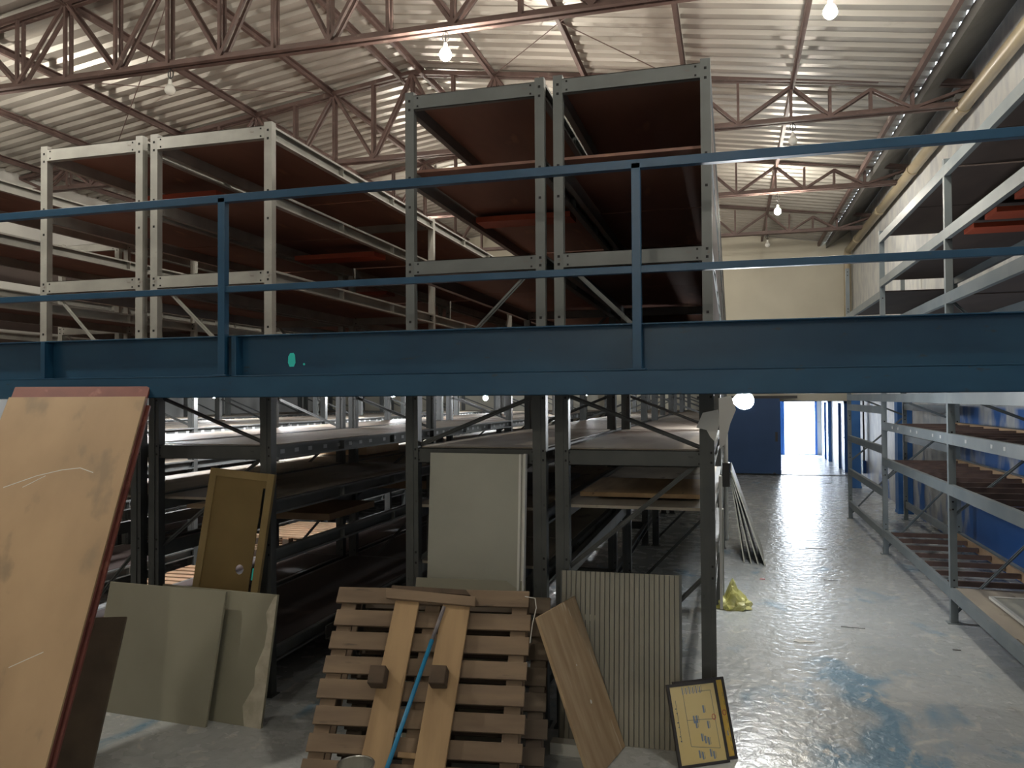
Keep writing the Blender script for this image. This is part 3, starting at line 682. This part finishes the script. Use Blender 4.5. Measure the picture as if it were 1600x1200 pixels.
# ------------------------------------------------------------------ grey panels behind the pallets
mw, W, H = fit((676, 706), (824, 711), (812, 1140), (652, 1128), 4.93, (.6, .6), info='tall')
t = thing('tall_grey_panel', 'tall pale grey cabinet panel with a channel edge, leaning behind the pallets', 'panel', mw=mw)
MB().box(0, W - .045, 0, H, -.02, 0).build('face_board', 'white_panel', t, bevel=.0015)
MB().box(W - .045, W - .03, 0, H, -.02, .012).box(W - .012, W, 0, H + .003, -.02, .012).box(W - .045, W, 0, H, -.024, -.018).build('edge_channel', 'paper', t)
mw, W, H = fit((647, 893), (818, 917), (815, 1185), (636, 1165), 4.86, (.6, .6), info='low')
t = thing('low_grey_panel', 'low grey panel standing between the pallets and the tall grey panel', 'panel', mw=mw)
MB().box(0, W, 0, H, -.018, 0).build('face_board', 'olive', t, bevel=.002)
# ------------------------------------------------------------------ pallets
def pallet(mw, W, H, label, m, seed, slats=9, parts=True):
    rnd = random.Random(seed)
    t = thing('wooden_pallet', label, 'pallet', mw=mw, group='wooden pallets')
    pitch = (H - .11) / (slats - 1)
    for k in range(slats):
        w = .102 + rnd.uniform(-.006, .008); y = k * pitch; ex = rnd.uniform(-.012, .012); tl_ = rnd.uniform(-.004, .004)
        mb = MB().quadbox([(ex, y, -.02), (W + ex, y + tl_, -.02), (W + ex, y + w + tl_, -.02), (ex, y + w, -.02), (ex, y, 0), (W + ex, y + tl_, 0), (W + ex, y + w + tl_, 0), (ex, y + w, 0)])
        mb.build('deck_board', m, t, bevel=.003)
    for x in (.02, W / 2 - .045, W - .11):
        mb = MB().box(x, x + .09, 0, H, -.042, -.022); mb.build('stringer', m, t, bevel=.002)
        for y in (0, H / 2 - .06, H - .12): MB().box(x, x + .09, y, y + .12, -.125, -.042).build('block', 'block', t, bevel=.004)
        MB().box(x, x + .09, 0, H, -.145, -.125).build('bottom_board', m, t, bevel=.002)
    return t
mwp, W, H = fit((529, 910), (834, 926), (794, 1285), (468, 1275), 4.50, (.5, .5), lean0=.5, info='pallet')
pallet(mwp, W, H, 'front wooden pallet leaning upright behind the loose plank frame', 'pallet', 3)
pallet(mwp @ Matrix.Translation((.13, .02, -.165)), W - .02, H + .02, 'darker wooden pallet behind and to the right of the front pallet', 'pallet2', 5)
# loose plank frame in front (two long planks, head piece, blocks)
def loc(px, py, dw):      # local point in front of the pallet plane
    inv = mwp.inverted(); o = inv @ CAM; d = (inv.to_3x3() @ ray(px, py)); s = (dw - o.z) / d.z; return o + d * s
mwf = mwp
t = thing('plank_frame', 'loose frame of two yellow brown planks with blocks leaning on the front pallet', 'plank frame', mw=mwf, group=None)
zf = .03
def plank4(pts, z, th, nm, m, par, bevel=.003):
    P = [loc(a, b, z) for a, b in pts]   # bl br tr tl
    P = [Vector((p.x, p.y, z)) for p in P]
    MB().quadbox([p + Vector((0, 0, -th)) for p in P] + P).build(nm, m, par, bevel=bevel)
plank4([(553, 1232), (600, 1232), (655, 940), (618, 938)], .045, .022, 'long_plank', 'plank', t)
plank4([(640, 1232), (690, 1232), (735, 944), (692, 943)], .045, .022, 'long_plank', 'plank', t)
plank4([(603, 934), (742, 947), (743, 932), (603, 918)], .068, .022, 'head_board', 'pallet', t)
plank4([(612, 921), (735, 930), (728, 921), (612, 914)], .045, .04, 'head_rail', 'block', t)
plank4([(620, 1183), (662, 1187), (664, 1178), (622, 1174)], .022, .02, 'rung', 'plank', t)
for (px, py) in ((594, 1062), (688, 1062)):
    p = loc(px, py, .045); MB().box(p.x - .045, p.x + .045, p.y - .05, p.y + .05, .046, .135).build('block', 'block', t, bevel=.006)
# broom handle
a, b, c_ = loc(694, 948, .05), loc(675, 1000, .05), loc(617, 1165, .06)
e = c_ + (c_ - b) * .45
mwi = mwp
t = thing('broom_handle', 'blue stick with worn grey top standing between the two long planks', 'stick', mw=mwi)
MB().tube([a, b], .011, 10).build('worn_tip', 'greystick', t, smooth=True)
MB().tube([b, c_, e], .0125, 10).build('blue_shaft', 'bluestick', t, smooth=True)
# hanging string on the second pallet
P = [mwp @ loc(x_, y_, .01) for x_, y_ in ((820, 932), (836, 935), (838, 950), (832, 975), (828, 1005))]
tag(MB().tube(P, .0025, 6).build('string', 'paper'), 'thin pale string hanging at the top right of the front pallet', 'string')

# ------------------------------------------------------------------ worn plank leaning left, ribbed panel, sign
A = PZ(973, 1167); B = PZ(921, 1228)
tf = PY(885, 939, 4.78); 
mw = leanmat(B, A, B + (tf - A)); 
t = thing('worn_plank', 'worn pale plywood offcut leaning sideways against the pallets beside the ribbed panel', 'board', mw=mw)
W = (A - B).length; H = (tf - A).length
MB().box(0, W, 0, H, 0, .018).build('face_board', ['plank2'], t, bevel=.0015)
p = (W * .55, H * .38)
MB().tube([(p[0], p[1], .018), (p[0], p[1], .0186)], .012, 10).tube([(W * .5, H * .62, .018), (W * .5, H * .62, .0186)], .006, 8).build('paint_drip', 'paper', t)
mw, W, H = fit((878, 890), (1068, 900), (1064, 1172), (870, 1158), 4.965, info='ribbed')
t = thing('ribbed_panel', 'grey vertically ribbed panel leaning on the rack behind the worn plank', 'panel', mw=mw)
mb = MB().box(0, W, 0, H, -.014, -.006); n = 24
mb2 = MB()
for k in range(n):
    x = .01 + k * (W - .02) / n; mb2.box(x, x + (W - .02) / n * .84, 0, H, -.006, .004)
mb.build('backing', 'dimgrey', t); mb2.build('ribs', 'ribbed', t, bevel=.001)
MB().poly([(W * .14, H * .72, .0005), (W * .22, H * .745, .0005), (W * .30, H * .74, .0005), (W * .29, H * .70, .0005), (W * .20, H * .71, .0005)], (0, 0, .001)).build('tape_remnant', 'peel', t)
# pale floor-level box beside it
board_thing('white_strip', (-1.05, -.72, 4.60, 4.68, .0, .07), 'paper', 'short white strip lying at the foot of the ribbed panel', 'strip')

def sign(mw, W, H, label, face, full):
    t = thing('framed_sign', label, 'sign', mw=mw, group='framed yellow diagram signs')
    f = .016
    MB().box(0, f, 0, H, -.015, .004).box(W - f, W, 0, H, -.015, .004).box(f, W - f, 0, f, -.015, .004).box(f, W - f, H - f, H, -.015, .004).build('frame', 'frame', t, bevel=.001)
    MB().box(f, W - f, f, H - f, -.012, -.002).build('sheet', face, t)
    z = -.0018; i = MB(); ib = MB(); ir = MB()
    if full:
        # title row of small characters turned on their side, flow lines and boxes
        def ln(m_, a, b, w=.0022): m_.bar((W * a[0], H * a[1], z), (W * b[0], H * b[1], z), w, .0006)
        ln(i, (.30, .86), (.30, .24)); ln(i, (.86, .88), (.86, .18)); ln(i, (.30, .24), (.86, .18)); ln(i, (.62, .88), (.86, .88))
        ln(i, (.13, .80), (.13, .30)); ln(i, (.30, .55), (.86, .53))
        for k in range(9): i.bar((W * (.10 + .012 * (k % 3)), H * (.70 - .055 * k), z), (W * (.125 + .012 * (k % 2)), H * (.70 - .055 * k), z), .005, .0006)
        for k in range(6): ib.bar((W * (.30 + .07 * k), H * .86, z), (W * (.30 + .07 * k), H * (.95 - .01 * (k % 2)), z), .006, .0006); ln(i, (.335 + .07 * k, .87), (.335 + .07 * k, .95), .0018)
        for (u, v) in ((.44, .55), (.50, .55), (.47, .49), (.66, .66), (.70, .47), (.54, .33), (.60, .30), (.66, .28), (.44, .14), (.50, .12), (.66, .14), (.72, .11)):
            ib.bar((W * u, H * (v - .045), z), (W * u, H * (v + .045), z), .010, .0006)
            ln(i, (u + .035, v - .04), (u + .035, v + .04), .0016)
        for k in range(16):
            a0 = k * math.pi / 8; a1 = a0 + math.pi / 8; q = .011
            ir.bar((W * .84 + q * math.cos(a0), H * .555 + q * 1.3 * math.sin(a0), z), (W * .84 + q * math.cos(a1), H * .555 + q * 1.3 * math.sin(a1), z), .004, .0007)
    else:
        for k in range(7): i.bar((W * .93, H * (.1 + .11 * k), z), (W * .93, H * (.15 + .11 * k), z), .002, .0006)
        for k in range(12):
            a0 = k * math.pi / 6; a1 = a0 + math.pi / 6; q = .011
            ir.bar((W * .90 + q * math.cos(a0), H * .56 + q * 1.3 * math.sin(a0), z), (W * .90 + q * math.cos(a1), H * .56 + q * 1.3 * math.sin(a1), z), .004, .0007)
        ib.bar((W * .90, H * .28, z), (W * .90, H * .34, z), .006, .0006)
    i.build('line_art', 'ink', t); ib.build('text_blocks', 'inkblue', t); ir.build('red_ring', 'inkred', t)
mw, Ws, Hs = fit((1039, 1070), (1116, 1062), (1143, 1190), (1064, 1199), 4.80, lean0=.3, info='sign')
sign(mw, Ws, Hs, 'yellow framed diagram sign with text leaning at the foot of the aisle post', 'sign_yellow', True)
sign(mw @ Matrix.Translation((.055, .012, -.025)), Ws + .012, Hs, 'amber framed sign mostly hidden behind the yellow diagram sign', 'sign_orange', False)

# can at the bottom edge
p = PZ(556, 1194, .42)
t = thing('paint_can', 'tall open round metal can on the floor at the bottom edge', 'can', (p.x, p.y, 0))
prof = [(0, .085), (.19, .085)]
n = 28; mb = MB().tube([(0, 0, .0), (0, 0, .005)], .085, n); mb.tube([(0, 0, .0), (0, 0, .42)], .085, n, cap=False); mb.tube([(0, 0, .42), (0, 0, .01)], .080, n, cap=False)
mb.build('body', 'tin', t, smooth=False)
rim = [(.084 * math.cos(a), .084 * math.sin(a), .42) for a in [2 * math.pi * k / n for k in range(n + 1)]]
MB().tube(rim, .004, 6).build('rim', 'tin', t)
MB().tube([(0, 0, .36), (0, 0, .365)], .079, n).build('contents', 'white_panel', t)

# ------------------------------------------------------------------ aisle: sheets, bag, papers, scraps
for k in range(4):
    p = PZ(1195 - 11 * k, 885 - 2 * k)
    x_t = -.03 - .022 * 0; 
    top = Vector((max(p.x - .43 + .05 * k, -.015 + .0 * k), p.y, 1.17 - .05 * k))
    BLv = Vector((p.x, p.y, 0)); BRv = BLv + Vector((0, 1.3, 0))
    mw = leanmat(BLv, BRv, top)
    o = MB().box(0, 1.3, 0, (top - BLv).length, 0, .016).build('leaning_sheet', 'white_panel', None, bevel=.002)
    o.matrix_world = mw
    tag(o, ['outermost pale sheet leaning on the rack in the aisle', 'second pale sheet of the leaning stack in the aisle', 'third pale sheet of the leaning stack in the aisle', 'innermost pale sheet of the leaning stack, closest to the rack'][k], 'sheet', 'sheets leaning in the aisle')
# crumpled bag
p = PZ(1145, 950)
bm = bmesh.new(); bmesh.ops.create_icosphere(bm, subdivisions=4, radius=1)
rnd = random.Random(4)
from mathutils import noise
for v in bm.verts:
    n = v.co.copy(); q = 1 + .30 * noise.noise(n * 2.2) + .14 * noise.noise(n * 6)
    z = n.z; v.co = Vector((n.x * .17 * q, n.y * .12 * q, max(-.2, z) * .11 * q + .025))
    if n.z > .3 and n.x > -.35: v.co.z += (n.z - .3) * .22 * max(0, 1 - abs(n.x + .05) * 2.0); v.co.x += (n.z - .3) * .02
    v.co.z = max(v.co.z, 0)
me = bpy.data.meshes.new('plastic_bag'); bm.to_mesh(me); bm.free(); me.materials.append(M['bag'])
o = bpy.data.objects.new('plastic_bag', me); COL.objects.link(o); o.location = (p.x, p.y, .001); tag(o, 'crumpled yellow green plastic bag on the floor by the rack post', 'bag')
# papers on the rack corner post
def sheet(name, pts, m, label, cat, group=None, th=.001, vec=(0, .002, 0)):
    c = Vector(pts[0]); o = MB().poly([Vector(p) - c for p in pts], vec).build(name, m, None, c); return tag(o, label, cat, group)
Y_ = 4.96
sheet('paper_notice', [PY(a, b, Y_ - .005) for a, b in ((1098, 645), (1122, 640), (1124, 662), (1117, 690), (1110, 683), (1104, 672), (1088, 668))], 'paper', 'torn white notice hanging on the aisle corner post', 'paper', 'papers on the corner post')
sheet('paper_notice', [PY(a, b, 5.6) for a, b in ((1123, 622), (1142, 618), (1150, 640), (1141, 662), (1133, 694), (1124, 702))], 'paper', 'crumpled white paper hanging on the aisle side of the corner post beside the dazzling bulb', 'paper', 'papers on the corner post')
t = thing('conduit_pipe', 'pale conduit with a switch box fixed to the aisle side of the rack', 'conduit', (-.045, 6.9, .0))
MB().tube([(0, 0, .9), (0, 0, 2.05)], .018, 10).build('tube', 'socket', t, smooth=True)
MB().box(-.03, .03, -.05, .05, 1.35, 1.55).build('switch_box', 'frame', t, bevel=.004)
t = thing('stacked_strips', 'pale green white strip standing upright on the aisle side of the rack', 'strip', (-.075, 6.2, 0))
MB().box(-.02, .0, 0, .10, .5, 1.5).build('long_strip', 'paper', t, bevel=.002)
MB().box(.002, .012, .02, .09, .6, 1.25).build('short_strip', 'white_panel', t, bevel=.002)
# litter
def scrap(px, py, pts, m, label, cat='scrap', g='litter on the aisle floor'):
    c = PZ(px, py); o = MB().poly([(a, b, 0) for a, b in pts], (0, 0, .003)).build('scrap', m, None, (c.x, c.y, .001)); tag(o, label, cat, g)
scrap(1255, 1002, [(-.08, -.02), (-.03, -.05), (.02, -.03), (.09, -.01), (.10, .01), (.03, .02), (.0, .04), (-.06, .03)], 'paper', 'torn white paper scrap in the middle of the aisle', 'paper')
scrap(1191, 905, [(-.03, -.02), (.03, -.02), (.03, .02), (-.02, .02)], 'pink', 'pink scrap by the leaning sheets')
scrap(1188, 852, [(-.015, -.07), (.01, -.07), (.015, .07), (-.01, .07)], 'pink', 'small pink strip at the leaning sheets')
scrap(1333, 981, [(-.10, .0), (.10, -.012), (.10, .0), (-.10, .014)], 'frame', 'thin dark stick on the aisle floor, right of the white paper', 'stick')
scrap(1300, 907, [(-.09, .0), (.06, -.01), (.06, .002), (-.09, .014)], 'frame', 'thin dark stick farther up the aisle', 'stick')
scrap(1275, 857, [(-.14, .0), (.14, -.01), (.14, .002), (-.14, .012)], 'frame', 'farthest thin dark stick on the shiny aisle floor', 'stick')
scrap(1293, 755, [(-.12, -.05), (.06, -.08), (.12, .05), (-.02, .09)], 'frame', 'dark rag near the passage threshold', 'rag')
scrap(1495, 1016, [(-.03, -.01), (.03, -.01), (.03, .01), (-.03, .01)], 'frame', 'small dark chip right of the near rack foot')

# ------------------------------------------------------------------ clutter on the shelves under the deck
cl = [(-4.1, 6.2, 1.052, .75, .9, .06, 'card', 'flat carton'), (-4.05, 8.6, 1.052, .8, 1.1, .1, 'card', 'carton'), (-5.1, 6.6, 1.052, .7, 1.2, .05, 'tan', 'plywood offcut'),
      (-5.1, 9.1, 1.40, .7, 1.0, .14, 'card', 'carton'), (-2.0, 9.0, 1.052, .7, .9, .12, 'card', 'carton'), (-2.0, 5.6, 1.40, .7, 1.4, .03, 'steel_dark', 'scrap plate'),
      (-1.0, 5.35, 1.43, .8, 1.0, .03, 'plank', 'wooden board'), (-.9, 9.6, 1.43, .5, .4, .16, 'steel_dark', 'dark box')]
adj = ['lying on the left part of', 'deeper on', 'low on', 'farther back on', 'halfway along', 'just inside', 'at the front of', 'at the back of']
rk = ['the rack behind the mustard door', 'the rack behind the mustard door', 'the leftmost pale rack', 'the leftmost pale rack', 'the rack behind the pallets', 'the rack behind the pallets', 'the aisle edge rack', 'the aisle edge rack']
for i, (x, y, z, a, b, h, m, nm) in enumerate(cl):
    o = MB().box(0, a, 0, b, 0, h).build(nm.replace(' ', '_'), m, None, (x, y, z), bevel=.004); tag(o, '%s %s %s' % (nm, adj[i], rk[i]), nm.split()[-1])
# pallets lying flat between racks
def flat_pallet(x, y, z, label):
    mw = Matrix.Translation((x, y, z + .145)); return pallet(mw, 1.0, 1.2, label, 'card', int(x * 10) + int(y * 7), 8)
flat_pallet(-6.2, 6.9, 0, 'bright wooden pallet lying flat on the floor left of the mustard door')
flat_pallet(-6.2, 9.3, 0, 'lower wooden pallet of the short stack seen through the gap right of the mustard door')
flat_pallet(-6.2, 9.35, .15, 'upper wooden pallet of the short stack seen through the gap right of the mustard door')
# dark stacked beams in the gap between the pale and central racks
rnd = random.Random(2)
for k in range(9):
    z = .02 + (k // 3) * .11; x = -3.0 + (k % 3) * .24 + rnd.uniform(-.02, .02)
    o = MB().box(-.05, .05, 0, 2.6, 0, .004).box(-.05, -.046, 0, 2.6, 0, .10).box(.046, .05, 0, 2.6, 0, .10).build('spare_rack_beam', 'steel_dark', None, (x, 5.5 + rnd.uniform(0, .3), z))
    o.rotation_euler = (0, 0, rnd.uniform(-.02, .02))
    tag(o, 'dark spare rack beam %s, %s in the gap left of the pallets' % (['in the bottom layer', 'in the middle layer', 'in the top layer'][k // 3], ['left', 'centre', 'right'][k % 3]), 'beam', 'spare rack beams stacked on the floor')
